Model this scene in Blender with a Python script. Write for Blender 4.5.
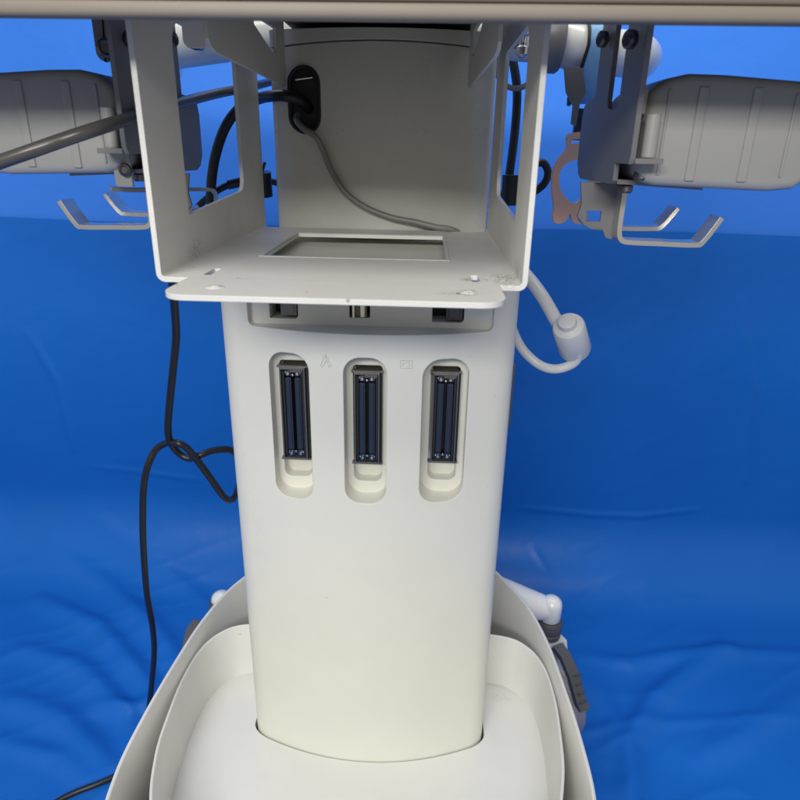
import bpy, bmesh, math, random
from mathutils import Vector, Matrix, noise

scene = bpy.context.scene
for o in list(bpy.data.objects): bpy.data.objects.remove(o)
random.seed(7)

# ------------------------------------------------------------------ camera
F = 640.0                                   # focal length in photo pixels (photo 800 px wide)
_d = Vector((-29, 1620, F)).normalized()
_f = Vector((32, -259, F)); _f = (_f - _d * _f.dot(_d)).normalized()
_r = _d.cross(_f)
def cam2w(v): return Vector((v.dot(_r), v.dot(_f), -v.dot(_d)))
right, down, fwd = cam2w(Vector((1, 0, 0))), cam2w(Vector((0, 1, 0))), cam2w(Vector((0, 0, 1)))
cam = bpy.data.objects.new('camera', bpy.data.cameras.new('camera'))
scene.collection.objects.link(cam); scene.camera = cam
cam.matrix_world = Matrix(((right.x, -down.x, -fwd.x, 0), (right.y, -down.y, -fwd.y, 0), (right.z, -down.z, -fwd.z, 0), (0, 0, 0, 1)))
cam.data.sensor_width = 36; cam.data.lens = 36 * F / 800
cam.data.clip_start = 0.02; cam.data.clip_end = 100
cam.data.dof.use_dof = True; cam.data.dof.focus_distance = 0.72; cam.data.dof.aperture_fstop = 10
def ray(px, py): return cam2w(Vector((px - 400, py - 400, F)))
def P(px, py, Y): r = ray(px, py); return r * (Y / r.y)        # point of the photo on the plane Y
def PZ(px, py, Z): r = ray(px, py); return r * (Z / r.z)
def PX(px, py, X): r = ray(px, py); return r * (X / r.x)

# ------------------------------------------------------------------ world, lamps, exposure
w = bpy.data.worlds.new('World'); scene.world = w; w.use_nodes = True
bg = w.node_tree.nodes['Background']; bg.inputs[0].default_value = (1.0, 0.97, 0.90, 1); bg.inputs[1].default_value = 0.34
vs = scene.view_settings
vs.view_transform = 'Standard'; vs.look = 'None'; vs.exposure = 0.0; vs.gamma = 1
def area(name, loc, target, sx, sy, power, col):
    l = bpy.data.lights.new(name, 'AREA'); l.shape = 'RECTANGLE'; l.size = sx; l.size_y = sy; l.energy = power; l.color = col
    o = bpy.data.objects.new(name, l); scene.collection.objects.link(o); o.location = loc
    o.rotation_euler = (Vector(target) - Vector(loc)).to_track_quat('-Z', 'Y').to_euler(); return o
area('ceiling_panel', (-0.42, -0.70, 1.60), (-0.1, 0.7, -0.5), 1.4, 0.9, 27, (1.0, 0.985, 0.945))
area('room_window', (-0.35, -1.60, 0.82), (-0.05, 0.75, -0.35), 1.5, 0.32, 41, (1.0, 0.99, 0.945))
area('backdrop_wash', (-0.15, 1.16, 1.00), (-0.10, 1.30, 0.2), 2.2, 0.25, 11, (1.0, 0.99, 0.96))  # narrow strip added out of view to brighten the upper backdrop, fading downwards

FLOOR = -1.05
X0 = -0.0655                                # centre plane of the cart

# ------------------------------------------------------------------ materials
def mat(name, col, rough=0.5, metal=0.0, bevel=0.0, bump=0.0, bscale=400, mottling=0.0, mscale=6, spec=0.5, coat=0.0, sheen=0.0):
    m = bpy.data.materials.new(name); m.use_nodes = True
    nt = m.node_tree; b = nt.nodes['Principled BSDF']
    b.inputs['Base Color'].default_value = (*col, 1); b.inputs['Roughness'].default_value = rough
    b.inputs['Metallic'].default_value = metal; b.inputs['Specular IOR Level'].default_value = spec
    b.inputs['Coat Weight'].default_value = coat; b.inputs['Sheen Weight'].default_value = sheen
    tc = nt.nodes.new('ShaderNodeTexCoord'); nrm = None
    if bevel:
        bv = nt.nodes.new('ShaderNodeBevel'); bv.samples = 6; bv.inputs['Radius'].default_value = bevel; nrm = bv.outputs[0]
    if bump:
        n = nt.nodes.new('ShaderNodeTexNoise'); n.inputs['Scale'].default_value = bscale; n.inputs['Detail'].default_value = 3
        nt.links.new(tc.outputs['Object'], n.inputs['Vector'])
        bp = nt.nodes.new('ShaderNodeBump'); bp.inputs['Strength'].default_value = bump; bp.inputs['Distance'].default_value = 0.001
        nt.links.new(n.outputs[0], bp.inputs['Height'])
        if nrm: nt.links.new(nrm, bp.inputs['Normal'])
        nrm = bp.outputs[0]
    if nrm: nt.links.new(nrm, b.inputs['Normal'])
    if mottling:
        n = nt.nodes.new('ShaderNodeTexNoise'); n.inputs['Scale'].default_value = mscale; n.inputs['Detail'].default_value = 6
        n.inputs['Roughness'].default_value = 0.65
        nt.links.new(tc.outputs['Object'], n.inputs['Vector'])
        cr = nt.nodes.new('ShaderNodeMapRange'); cr.inputs['From Min'].default_value = 0.3; cr.inputs['From Max'].default_value = 0.7
        cr.inputs['To Min'].default_value = 1 - mottling; cr.inputs['To Max'].default_value = 1 + mottling * 0.5
        nt.links.new(n.outputs[0], cr.inputs['Value'])
        mx = nt.nodes.new('ShaderNodeVectorMath'); mx.operation = 'SCALE'; mx.inputs[0].default_value = col
        nt.links.new(cr.outputs[0], mx.inputs['Scale']); nt.links.new(mx.outputs[0], b.inputs['Base Color'])
        rr = nt.nodes.new('ShaderNodeMapRange'); rr.inputs['To Min'].default_value = rough + 0.08; rr.inputs['To Max'].default_value = rough - 0.08
        nt.links.new(n.outputs[0], rr.inputs['Value']); nt.links.new(rr.outputs[0], b.inputs['Roughness'])
    m['nrm'] = 1
    return m

def add_spots(m, spots, dirt=(0.10, 0.07, 0.05), speck=0.0, speck_scale=60):
    """scuffs and grime with their own shape: (centre, (rx, ry, rz), noise scale, threshold)"""
    nt = m.node_tree; b = nt.nodes['Principled BSDF']
    tc = nt.nodes.new('ShaderNodeTexCoord')
    src = b.inputs['Base Color'].links[0].from_socket if b.inputs['Base Color'].is_linked else None
    col = tuple(b.inputs['Base Color'].default_value)
    fac = None
    def join(a, c):
        if a is None: return c
        n = nt.nodes.new('ShaderNodeMath'); n.operation = 'MAXIMUM'; nt.links.new(a, n.inputs[0]); nt.links.new(c, n.inputs[1]); return n.outputs[0]
    for c, r, sc, th in spots:
        mp = nt.nodes.new('ShaderNodeMapping'); mp.vector_type = 'TEXTURE'
        mp.inputs['Location'].default_value = c; mp.inputs['Scale'].default_value = r
        nt.links.new(tc.outputs['Object'], mp.inputs['Vector'])
        ln = nt.nodes.new('ShaderNodeVectorMath'); ln.operation = 'LENGTH'; nt.links.new(mp.outputs[0], ln.inputs[0])
        fo = nt.nodes.new('ShaderNodeMapRange'); fo.inputs['From Min'].default_value = 1; fo.inputs['From Max'].default_value = 0.2
        nt.links.new(ln.outputs['Value'], fo.inputs['Value'])
        n = nt.nodes.new('ShaderNodeTexNoise'); n.inputs['Scale'].default_value = sc; n.inputs['Detail'].default_value = 8; n.inputs['Roughness'].default_value = 0.7
        n.inputs['Distortion'].default_value = 1.5
        nt.links.new(tc.outputs['Object'], n.inputs['Vector'])
        ab = nt.nodes.new('ShaderNodeMath'); ab.operation = 'SUBTRACT'; ab.inputs[1].default_value = 0.5; nt.links.new(n.outputs[0], ab.inputs[0])
        aa = nt.nodes.new('ShaderNodeMath'); aa.operation = 'ABSOLUTE'; nt.links.new(ab.outputs[0], aa.inputs[0])
        mr = nt.nodes.new('ShaderNodeMapRange'); mr.inputs['From Min'].default_value = th; mr.inputs['From Max'].default_value = th * 0.3
        nt.links.new(aa.outputs[0], mr.inputs['Value'])
        ml = nt.nodes.new('ShaderNodeMath'); ml.operation = 'MULTIPLY'; nt.links.new(mr.outputs[0], ml.inputs[0]); nt.links.new(fo.outputs[0], ml.inputs[1])
        fac = join(fac, ml.outputs[0])
    if speck:
        v = nt.nodes.new('ShaderNodeTexVoronoi'); v.inputs['Scale'].default_value = speck_scale; nt.links.new(tc.outputs['Object'], v.inputs['Vector'])
        mr = nt.nodes.new('ShaderNodeMapRange'); mr.inputs['From Min'].default_value = speck; mr.inputs['From Max'].default_value = speck * 0.4
        nt.links.new(v.outputs['Distance'], mr.inputs['Value'])
        wn = nt.nodes.new('ShaderNodeMath'); wn.operation = 'GREATER_THAN'; wn.inputs[1].default_value = 0.72
        sp = nt.nodes.new('ShaderNodeSeparateColor'); nt.links.new(v.outputs['Color'], sp.inputs[0]); nt.links.new(sp.outputs[0], wn.inputs[0])
        ml = nt.nodes.new('ShaderNodeMath'); ml.operation = 'MULTIPLY'; nt.links.new(mr.outputs[0], ml.inputs[0]); nt.links.new(wn.outputs[0], ml.inputs[1])
        m2 = nt.nodes.new('ShaderNodeMath'); m2.operation = 'MULTIPLY'; m2.inputs[1].default_value = 0.55; nt.links.new(ml.outputs[0], m2.inputs[0])
        fac = join(fac, m2.outputs[0])
    mx = nt.nodes.new('ShaderNodeMix'); mx.data_type = 'RGBA'
    nt.links.new(fac, mx.inputs['Factor'])
    if src: nt.links.new(src, mx.inputs['A'])
    else: mx.inputs['A'].default_value = col
    mx.inputs['B'].default_value = (*dirt, 1)
    nt.links.new(mx.outputs['Result'], b.inputs['Base Color'])

M = {}
M['column'] = mat('column_plastic', (0.725, 0.715, 0.645), 0.38, bevel=0.0022, bump=0.06, bscale=900, mottling=0.035, mscale=9)
add_spots(M['column'], [((-0.20, 0.66, -0.45), (0.02, 0.05, 0.15), 45, 0.003)], dirt=(0.42, 0.40, 0.35), speck=0.05, speck_scale=38)
M['neck'] = mat('neck_plastic', (0.56, 0.55, 0.50), 0.28, bevel=0.0014, bump=0.05, bscale=900, mottling=0.05, mscale=7)
M['tray'] = mat('tray_paint', (0.66, 0.65, 0.615), 0.45, bevel=0.0008, bump=0.25, bscale=700, mottling=0.06, mscale=14)
add_spots(M['tray'], [((0.064, 0.525, -0.092), (0.016, 0.045, 0.014), 60, 0.05), ((0.038, 0.519, -0.098), (0.014, 0.012, 0.01), 90, 0.05),
                      ((0.022, 0.462, -0.098), (0.020, 0.010, 0.01), 90, 0.03), ((-0.213, 0.58, -0.090), (0.01, 0.03, 0.012), 120, 0.02),
                      ((-0.213, 0.83, -0.06), (0.01, 0.03, 0.03), 40, 0.008)], speck=0.12, speck_scale=60)
M['base'] = mat('base_plastic', (0.715, 0.71, 0.68), 0.45, bevel=0.0012, bump=0.08, bscale=800, mottling=0.04, mscale=10)
add_spots(M['base'], [((0.13, 0.745, -0.772), (0.02, 0.012, 0.02), 50, 0.012)], dirt=(0.3, 0.28, 0.25), speck=0.07, speck_scale=30)
M['shelf'] = mat('shelf_enamel', (0.205, 0.175, 0.14), 0.5, bevel=0.003, bump=0.05, bscale=600, mottling=0.03)
M['shelf_body'] = mat('shelf_body_enamel', (0.17, 0.145, 0.12), 0.5, mottling=0.03)
M['rail'] = mat('rail_gloss_white', (0.82, 0.82, 0.78), 0.28, bevel=0.001, mottling=0.02, coat=0.4)
M['bracket'] = mat('bracket_paint', (0.21, 0.20, 0.195), 0.42, bevel=0.0007, bump=0.15, bscale=700, mottling=0.06)
M['housing'] = mat('housing_plastic', (0.37, 0.36, 0.335), 0.38, bevel=0.0015, bump=0.08, bscale=800, mottling=0.05)
M['hook'] = mat('hook_metal', (0.62, 0.60, 0.56), 0.28, metal=0.7, bevel=0.0006, mottling=0.06)
M['black'] = mat('black_rubber', (0.012, 0.012, 0.014), 0.38, bump=0.1, bscale=500, mottling=0.2, mscale=20)
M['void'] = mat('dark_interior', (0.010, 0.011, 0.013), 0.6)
M['greycable'] = mat('grey_cable', (0.22, 0.215, 0.20), 0.38, mottling=0.1, mscale=20)
M['tube'] = mat('grey_tube', (0.085, 0.078, 0.072), 0.25, mottling=0.15, mscale=25)
M['whitecable'] = mat('white_cable', (0.66, 0.66, 0.65), 0.36, mottling=0.05, mscale=20)
M['steel'] = mat('bright_steel', (0.75, 0.72, 0.66), 0.18, metal=1.0, bevel=0.0005, mottling=0.1, mscale=60)
M['darksteel'] = mat('dark_steel', (0.16, 0.15, 0.15), 0.35, metal=0.8, bevel=0.0004, mottling=0.1, mscale=60)
M['frame'] = mat('socket_frame', (0.16, 0.155, 0.15), 0.35, metal=0.6, bevel=0.0005, mottling=0.15, mscale=40)
M['navy'] = mat('socket_blade', (0.020, 0.028, 0.055), 0.34, bevel=0.0005, mottling=0.1, mscale=40)
M['beige'] = mat('beige_rubber', (0.90, 0.56, 0.42), 0.5, bevel=0.0012, bump=0.1, bscale=300, mottling=0.08, mscale=25)
M['strap'] = mat('blue_strap', (0.20, 0.42, 0.70), 0.38, bump=0.3, bscale=300, mottling=0.06, mscale=20)
M['buckle'] = mat('navy_buckle', (0.015, 0.04, 0.10), 0.4, bevel=0.0006)
M['castergrey'] = mat('caster_grey', (0.09, 0.09, 0.095), 0.5, bevel=0.001, bump=0.1, mottling=0.1, mscale=20)
M['tyre'] = mat('caster_tyre', (0.55, 0.46, 0.38), 0.28, metal=0.6, bevel=0.001, mottling=0.15, mscale=30)
M['emboss'] = mat('embossed_mark', (0.50, 0.49, 0.43), 0.5)

def cloth(name, col, rough=0.38):
    m = mat(name, col, rough, mottling=0.05, mscale=3, sheen=0.0, spec=0.24)
    nt = m.node_tree; b = nt.nodes['Principled BSDF']; tc = nt.nodes.new('ShaderNodeTexCoord')
    n1 = nt.nodes.new('ShaderNodeTexNoise'); n1.inputs['Scale'].default_value = 7; n1.inputs['Detail'].default_value = 5; n1.inputs['Distortion'].default_value = 0.8
    n2 = nt.nodes.new('ShaderNodeTexNoise'); n2.inputs['Scale'].default_value = 420; n2.inputs['Detail'].default_value = 2
    n3 = nt.nodes.new('ShaderNodeTexNoise'); n3.inputs['Scale'].default_value = 90; n3.inputs['Detail'].default_value = 3
    for n in (n1, n2, n3): nt.links.new(tc.outputs['Object'], n.inputs['Vector'])
    b1 = nt.nodes.new('ShaderNodeBump'); b1.inputs['Strength'].default_value = 0.35; b1.inputs['Distance'].default_value = 0.006
    b2 = nt.nodes.new('ShaderNodeBump'); b2.inputs['Strength'].default_value = 0.25; b2.inputs['Distance'].default_value = 0.0006
    ad = nt.nodes.new('ShaderNodeMath'); ad.operation = 'ADD'
    nt.links.new(n1.outputs[0], b1.inputs['Height']); nt.links.new(n2.outputs[0], ad.inputs[0]); nt.links.new(n3.outputs[0], ad.inputs[1])
    nt.links.new(ad.outputs[0], b2.inputs['Height']); nt.links.new(b1.outputs[0], b2.inputs['Normal']); nt.links.new(b2.outputs[0], b.inputs['Normal'])
    return m
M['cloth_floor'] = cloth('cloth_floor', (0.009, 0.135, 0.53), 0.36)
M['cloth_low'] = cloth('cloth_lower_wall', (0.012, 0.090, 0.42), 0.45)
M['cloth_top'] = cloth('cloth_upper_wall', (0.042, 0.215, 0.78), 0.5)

# ------------------------------------------------------------------ helpers
def link(o, parent=None):
    scene.collection.objects.link(o)
    if parent:
        o.parent = parent; o.matrix_parent_inverse = Matrix()
    return o
def build(name, bm, mats, parent=None, angle=38, smooth=True):
    """one mesh object; geometry is given in world coordinates, the origin moves to the parent's origin"""
    bmesh.ops.remove_doubles(bm, verts=bm.verts, dist=1e-6)
    bmesh.ops.recalc_face_normals(bm, faces=bm.faces)
    me = bpy.data.meshes.new(name); bm.to_mesh(me); bm.free()
    if not isinstance(mats, (list, tuple)): mats = [mats]
    for m in mats: me.materials.append(m)
    if smooth:
        me.polygons.foreach_set('use_smooth', [True] * len(me.polygons)); me.set_sharp_from_angle(angle=math.radians(angle))
    o = bpy.data.objects.new(name, me); link(o, parent)
    return o
def thing(name, label, cat, group=None):
    o = bpy.data.objects.new(name, None); o.empty_display_size = 0.05; link(o)
    return tag(o, label, cat, group)
def tag(o, label, cat, group=None):
    o['label'] = label; o['category'] = cat
    if group: o['group'] = group
    return o
def setmi(bm, n0, mi):
    bm.faces.ensure_lookup_table()
    for f in bm.faces[n0:]: f.material_index = mi
def box(bm, a, b, mi=0):
    n0 = len(bm.faces); a, b = Vector(a), Vector(b)
    vs = [bm.verts.new((x, y, z)) for x in (a.x, b.x) for y in (a.y, b.y) for z in (a.z, b.z)]
    for q in ((0, 1, 3, 2), (4, 6, 7, 5), (0, 4, 5, 1), (2, 3, 7, 6), (0, 2, 6, 4), (1, 5, 7, 3)): bm.faces.new([vs[i] for i in q])
    setmi(bm, n0, mi)
def prism(bm, pts, ext, mi=0):
    """pts: 3D polygon; ext: extrusion vector"""
    n0 = len(bm.faces); ext = Vector(ext)
    a = [bm.verts.new(Vector(p)) for p in pts]; b = [bm.verts.new(Vector(p) + ext) for p in pts]; n = len(a)
    bm.faces.new(a); bm.faces.new(b[::-1])
    for i in range(n): bm.faces.new((a[i], b[i], b[(i + 1) % n], a[(i + 1) % n]))
    setmi(bm, n0, mi)
def crom(pts, k=8, closed=False):
    pts = [Vector(p) for p in pts]; out = []; n = len(pts)
    for i in range(n if closed else n - 1):
        if closed: p0, p1, p2, p3 = pts[(i - 1) % n], pts[i], pts[(i + 1) % n], pts[(i + 2) % n]
        else: p0, p1, p2, p3 = pts[max(i - 1, 0)], pts[i], pts[i + 1], pts[min(i + 2, n - 1)]
        for j in range(k):
            t = j / k
            out.append(0.5 * ((2 * p1) + (p2 - p0) * t + (2 * p0 - 5 * p1 + 4 * p2 - p3) * t * t + (3 * p1 - p0 - 3 * p2 + p3) * t ** 3))
    if not closed: out.append(pts[-1])
    return out
def tube(bm, pts, r, seg=14, mi=0, closed=False, flat=1.0):
    n0 = len(bm.faces); n = len(pts); rings = []; up = None
    for i, p in enumerate(pts):
        if closed: t = (pts[(i + 1) % n] - pts[i - 1]).normalized()
        else: t = (pts[min(i + 1, n - 1)] - pts[max(i - 1, 0)]).normalized()
        if up is None: up = t.orthogonal().normalized()
        up = (up - t * up.dot(t)).normalized(); s = t.cross(up)
        rr = r(i / (n - 1)) if callable(r) else r
        rings.append([bm.verts.new(p + (up * math.cos(a) + s * math.sin(a) * flat) * rr) for a in (2 * math.pi * k / seg for k in range(seg))])
    for i in range(n if closed else n - 1):
        A, B = rings[i], rings[(i + 1) % n]
        for k in range(seg): bm.faces.new((A[k], A[(k + 1) % seg], B[(k + 1) % seg], B[k]))
    if not closed: bm.faces.new(rings[0][::-1]); bm.faces.new(rings[-1])
    setmi(bm, n0, mi)
def cyl(bm, a, b, r, seg=24, mi=0, r2=None): 
    a, b = Vector(a), Vector(b); r2 = r if r2 is None else r2
    tube(bm, [a, b], lambda t: r + (r2 - r) * t, seg, mi)
def lathe(bm, a, axis, prof, seg=32, mi=0):
    """prof: (distance along axis, radius)"""
    n0 = len(bm.faces); a = Vector(a); t = Vector(axis).normalized(); u = t.orthogonal().normalized(); s = t.cross(u); rings = []
    for d, r in prof: rings.append([bm.verts.new(a + t * d + (u * math.cos(q) + s * math.sin(q)) * max(r, 1e-5)) for q in (2 * math.pi * k / seg for k in range(seg))])
    for i in range(len(prof) - 1):
        A, B = rings[i], rings[i + 1]
        for k in range(seg): bm.faces.new((A[k], A[(k + 1) % seg], B[(k + 1) % seg], B[k]))
    bm.faces.new(rings[0][::-1]); bm.faces.new(rings[-1]); setmi(bm, n0, mi)
def rrect(x0, z0, x1, z1, r, k=6):
    """rounded rectangle, r = radius or four radii (x0z0, x1z0, x1z1, x0z1)"""
    if not isinstance(r, (tuple, list)): r = (r,) * 4
    out = []
    for (cx, cz, a0), q in zip(((x0, z0, 180), (x1, z0, 270), (x1, z1, 0), (x0, z1, 90)), r):
        q = max(q, 1e-5); ox = cx + q * (1 if cx == x0 else -1); oz = cz + q * (1 if cz == z0 else -1)
        for j in range(k + 1):
            a = math.radians(a0 + 90 * j / k); out.append((ox + q * math.cos(a), oz + q * math.sin(a)))
    return out
def bake(o, cutters=(), bevel=None):
    for c in cutters:
        m = o.modifiers.new('b', 'BOOLEAN'); m.operation = 'DIFFERENCE'; m.object = c; m.solver = 'EXACT'
    if bevel:
        m = o.modifiers.new('v', 'BEVEL'); m.width = bevel; m.segments = 3; m.limit_method = 'ANGLE'; m.angle_limit = math.radians(40); m.harden_normals = False
    bpy.context.view_layer.update()
    dg = bpy.context.evaluated_depsgraph_get()
    me = bpy.data.meshes.new_from_object(o.evaluated_get(dg))
    o.modifiers.clear(); o.data = me
    me.polygons.foreach_set('use_smooth', [True] * len(me.polygons)); me.set_sharp_from_angle(angle=math.radians(38))
    for c in cutters: bpy.data.objects.remove(c)
    return o
def cutter(pts, ext):
    bm = bmesh.new(); prism(bm, pts, ext); return build('cutter', bm, [], None, smooth=False)
def sweep(bm, path, prof, mi=0):
    """path: closed list of (x, y); prof: closed list of (outward offset, z)"""
    n = len(path); n0 = len(bm.faces); rings = []
    area2 = sum(path[i][0] * path[(i + 1) % n][1] - path[(i + 1) % n][0] * path[i][1] for i in range(n)); sg = 1 if area2 > 0 else -1
    for i in range(n):
        t = Vector((path[(i + 1) % n][0] - path[i - 1][0], path[(i + 1) % n][1] - path[i - 1][1])).normalized(); nr = Vector((t.y, -t.x)) * sg
        rings.append([bm.verts.new((path[i][0] + nr.x * o, path[i][1] + nr.y * o, z)) for o, z in prof])
    m = len(prof)
    for i in range(n):
        A, B = rings[i], rings[(i + 1) % n]
        for k in range(m): bm.faces.new((A[k], A[(k + 1) % m], B[(k + 1) % m], B[k]))
    setmi(bm, n0, mi)

# ------------------------------------------------------------------ setting: floor cloth and backdrop
def seg_dist(p, a, b):
    ab = b - a; t = max(0, min(1, (p - a).dot(ab) / ab.length_squared)); return (p - (a + ab * t)).length, t
def fold_height(p, folds, wide=1.0):
    h = 0
    for pts, wd, amp in folds:
        wd = wd * wide
        best = 1e9; bi = 0
        for i in range(len(pts) - 1):
            d, t = seg_dist(p, pts[i], pts[i + 1])
            if d < best: best = d; bi = (i + t) / (len(pts) - 1)
        if best < wd * 3.5: h += amp * math.exp(-(best / wd) ** 2) * (math.sin(math.pi * min(1, max(0, 0.08 + 0.84 * bi))) ** 0.6)
    return h
def F2(*pp): return [Vector(PZ(x, y, FLOOR).xy) for x, y in pp]
folds = [(F2((728, 655), (690, 675), (652, 705), (628, 745), (632, 800), (650, 850)), 0.018, 0.020),
         (F2((585, 660), (630, 668), (660, 662), (720, 655), (800, 658)), 0.016, 0.012),
         (F2((560, 735), (620, 728), (700, 724), (800, 722)), 0.010, 0.005),
         (F2((600, 690), (612, 720), (610, 760)), 0.014, 0.008),
         (F2((700, 760), (740, 740), (800, 700)), 0.02, 0.012),
         (F2((60, 560), (110, 590), (160, 640), (200, 690)), 0.020, 0.018),
         (F2((40, 600), (100, 632), (150, 690), (170, 740)), 0.018, 0.018),
         (F2((20, 650), (80, 670), (130, 720), (140, 780)), 0.018, 0.016),
         (F2((90, 710), (130, 712), (170, 702)), 0.012, 0.009),
         (F2((0, 700), (60, 720), (110, 770), (120, 820)), 0.020, 0.016),
         (F2((110, 545), (160, 575), (215, 610)), 0.020, 0.012),
         (F2((95, 790), (60, 760), (0, 745)), 0.014, 0.010)]
def wrinkle(x, y, s=1.0):
    a = noise.noise(Vector((x * 2.2, y * 2.2, 0.3))) * 0.020
    v = noise.noise(Vector((x * 3.0 + y * 2.0 + 4, (y - x * 0.6) * 9.0, 1.7)))
    return s * (a + (1 - abs(v)) ** 6 * 0.004 + noise.noise(Vector((x * 9, y * 9, 5))) * 0.0015)
def grid(name, us, vs_, fn, m):
    verts = [fn(u, v) for v in vs_ for u in us]; nu = len(us)
    faces = [(j * nu + i, j * nu + i + 1, (j + 1) * nu + i + 1, (j + 1) * nu + i) for j in range(len(vs_) - 1) for i in range(nu - 1)]
    me = bpy.data.meshes.new(name); me.from_pydata(verts, [], faces); me.materials.append(m)
    me.polygons.foreach_set('use_smooth', [True] * len(faces)); o = bpy.data.objects.new(name, me); link(o); return o
def lin(a, b, n): return [a + (b - a) * i / (n - 1) for i in range(n)]
WALL = 1.44
us = lin(-2.6, -1.2, 40)[:-1] + lin(-1.2, 1.3, 330) + lin(1.3, 2.6, 40)[1:]
CR = 0.20                                   # the cloth sweeps up from the floor with this radius
SEAM = P(560, 231, WALL - 0.012).z
L1 = (WALL - CR); L2_ = L1 + CR * math.pi / 2; L3 = L2_ + (SEAM - FLOOR - CR)
def back_d(u, v): return noise.noise(Vector((u * 1.6, v * 1.6, 2.2))) * 0.02 + noise.noise(Vector((u * 5, v * 3, 7))) * 0.004 - creases(u, v)
CRS = [([P(700, 508, WALL), P(640, 514, WALL), P(590, 512, WALL), P(520, 505, WALL)], 0.006, 0.004), ([P(95, 467, WALL), P(150, 473, WALL), P(200, 480, WALL)], 0.005, 0.003),
       ([P(530, 540, WALL), P(545, 560, WALL)], 0.006, 0.004), ([P(30, 330, WALL), P(60, 380, WALL), P(75, 450, WALL)], 0.008, 0.004), ([P(735, 300, WALL), P(750, 390, WALL), P(745, 480, WALL)], 0.008, 0.004)]
CRS = [([Vector((p.x, p.z)) for p in a], w_, h_) for a, w_, h_ in CRS]
def creases(u, v): return fold_height(Vector((u, v)), CRS)
def sheet_fn(u, t):
    """t runs along the cloth: over the floor, round the cove, up the wall to the seam"""
    if t <= L1: y, z, ny, nz = t, FLOOR, 0, 1
    elif t <= L2_:
        a = (t - L1) / CR; y, z, ny, nz = L1 + CR * math.sin(a), FLOOR + CR * (1 - math.cos(a)), -math.sin(a), math.cos(a)
    else: y, z, ny, nz = WALL, FLOOR + CR + (t - L2_), -1, 0
    k = max(0.0, min(1.0, (t - L1 + 0.05) / (L2_ - L1 + 0.05)))
    h = fold_height(Vector((u, t)), folds, 1.35) if (-1.2 <= u <= 1.3 and 0.2 < t < L2_) else 0.0
    cart_ = max(0.0, min(1.0, (abs(u - X0) - 0.20) / 0.12)) if 0.2 < t < 1.2 else 1.0
    d = (h + (wrinkle(u, t) + 0.004) * 0.8) * cart_ * (1 - k * 0.85) - back_d(u, z) * k + 0.010 * k
    e = max(0.0, (t - L3 + 0.5) / 0.5)
    return (u, y + ny * d, z + nz * d + (0.006 * math.sin(u * 3.1) - 0.004 * u) * e)
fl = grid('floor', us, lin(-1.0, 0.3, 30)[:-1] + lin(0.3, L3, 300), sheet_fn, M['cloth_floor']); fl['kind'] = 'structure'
def wall_fn(u, v): return (u, WALL + back_d(u, v), v)
us2 = lin(-2.6, -1.3, 20)[:-1] + lin(-1.3, 1.3, 150) + lin(1.3, 2.6, 20)[1:]
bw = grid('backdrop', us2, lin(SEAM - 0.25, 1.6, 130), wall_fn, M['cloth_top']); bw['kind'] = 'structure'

# ------------------------------------------------------------------ the cart
cart = thing('medical_cart', 'off-white medical equipment cart with empty metal tray, three dark sockets and a basin base', 'cart')
cart.location = (X0, 0.75, FLOOR)
CINV = Matrix.Translation((-X0, -0.75, -FLOOR))
def part(name, bm, mats, parent=cart, angle=38):
    o = build(name, bm, mats, None, angle)
    return attach(o, parent)
def attach(o, parent=cart):
    o.name = o.name
    if parent is cart: o.data.transform(Matrix.Identity(4)); o.parent = cart; o.matrix_parent_inverse = CINV
    else: o.parent = parent; o.matrix_parent_inverse = Matrix()
    return o

# column
def face_y(x):
    u = x + 0.0627; return 0.622 + 1.6 * u * u
def col_section(e=0.0):
    cx = -0.0627; hw = 0.1605 + e; pts = []
    n = 30
    for i in range(n + 1):
        u = (-1 + 2 * i / n) * (hw - 0.022); pts.append((cx + u, 0.622 - e * 0.3 + 1.6 * u * u))
    y1 = pts[-1][1]; sl = 2 * 1.6 * (hw - 0.022)
    arc = []
    for j in range(1, 9):
        a = math.radians(90 * j / 8); arc.append((hw - 0.022 + 0.022 * math.sin(a), y1 + 0.024 * (1 - math.cos(a)) + sl * 0.022 * math.sin(a) * (1 - j / 9)))
    R = [(cx + a, y) for a, y in arc]; L = [(cx - a, y) for a, y in arc]
    back = [(cx + hw - 0.004, 0.98), (cx + hw - 0.03, 1.0), (cx - hw + 0.03, 1.0), (cx - hw + 0.004, 0.98)]
    return L[::-1] + pts + R + back
bm = bmesh.new(); prism(bm, [(x, y, -0.86) for x, y in col_section()], (0, 0, 0.86 - 0.112))
col = build('column', bm, M['column'])
cuts = []
PAN = 0.6555                                # flat recessed panel under the tray
cuts.append(cutter([(x, 0.55, z) for x, z in rrect(-0.1865, -0.1765, 0.0695, -0.05, (0.006, 0.006, 0, 0))], (0, PAN - 0.55, 0)))
slots = []
for (xa, ya, xb, yb) in ((271, 353, 311.5, 498), (344, 358, 386.5, 503.5), (421, 359, 466.5, 502)):
    Yf = face_y(PX((xa + xb) / 2, 430, X0).x if False else P((xa + xb) / 2, 430, 0.63).x)
    a = P(xa, (ya + yb) / 2, Yf); b = P(xb, (ya + yb) / 2, Yf); zt = P((xa + xb) / 2, ya, Yf).z; zb = P((xa + xb) / 2, yb, Yf).z
    slots.append((a.x, b.x, zb, zt, Yf))
    hw = (b.x - a.x) / 2; c = (a.x + b.x) / 2; k = 0.040 if True else 0
    x0, x1 = a.x, b.x
    cuts.append(cutter([(x, 0.55, z) for x, z in rrect(x0, zb, x1, zt, hw * 0.80, 10)], (0, Yf + 0.025 - 0.55, 0)))
    cuts.append(cutter([(x, 0.551, z) for x, z in rrect(c - 0.0155, zb + 0.015, c + 0.0165, zt - 0.016, (0.009, 0.009, 0.004, 0.004), 6)], (0, Yf + 0.040 - 0.551, 0)))
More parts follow.
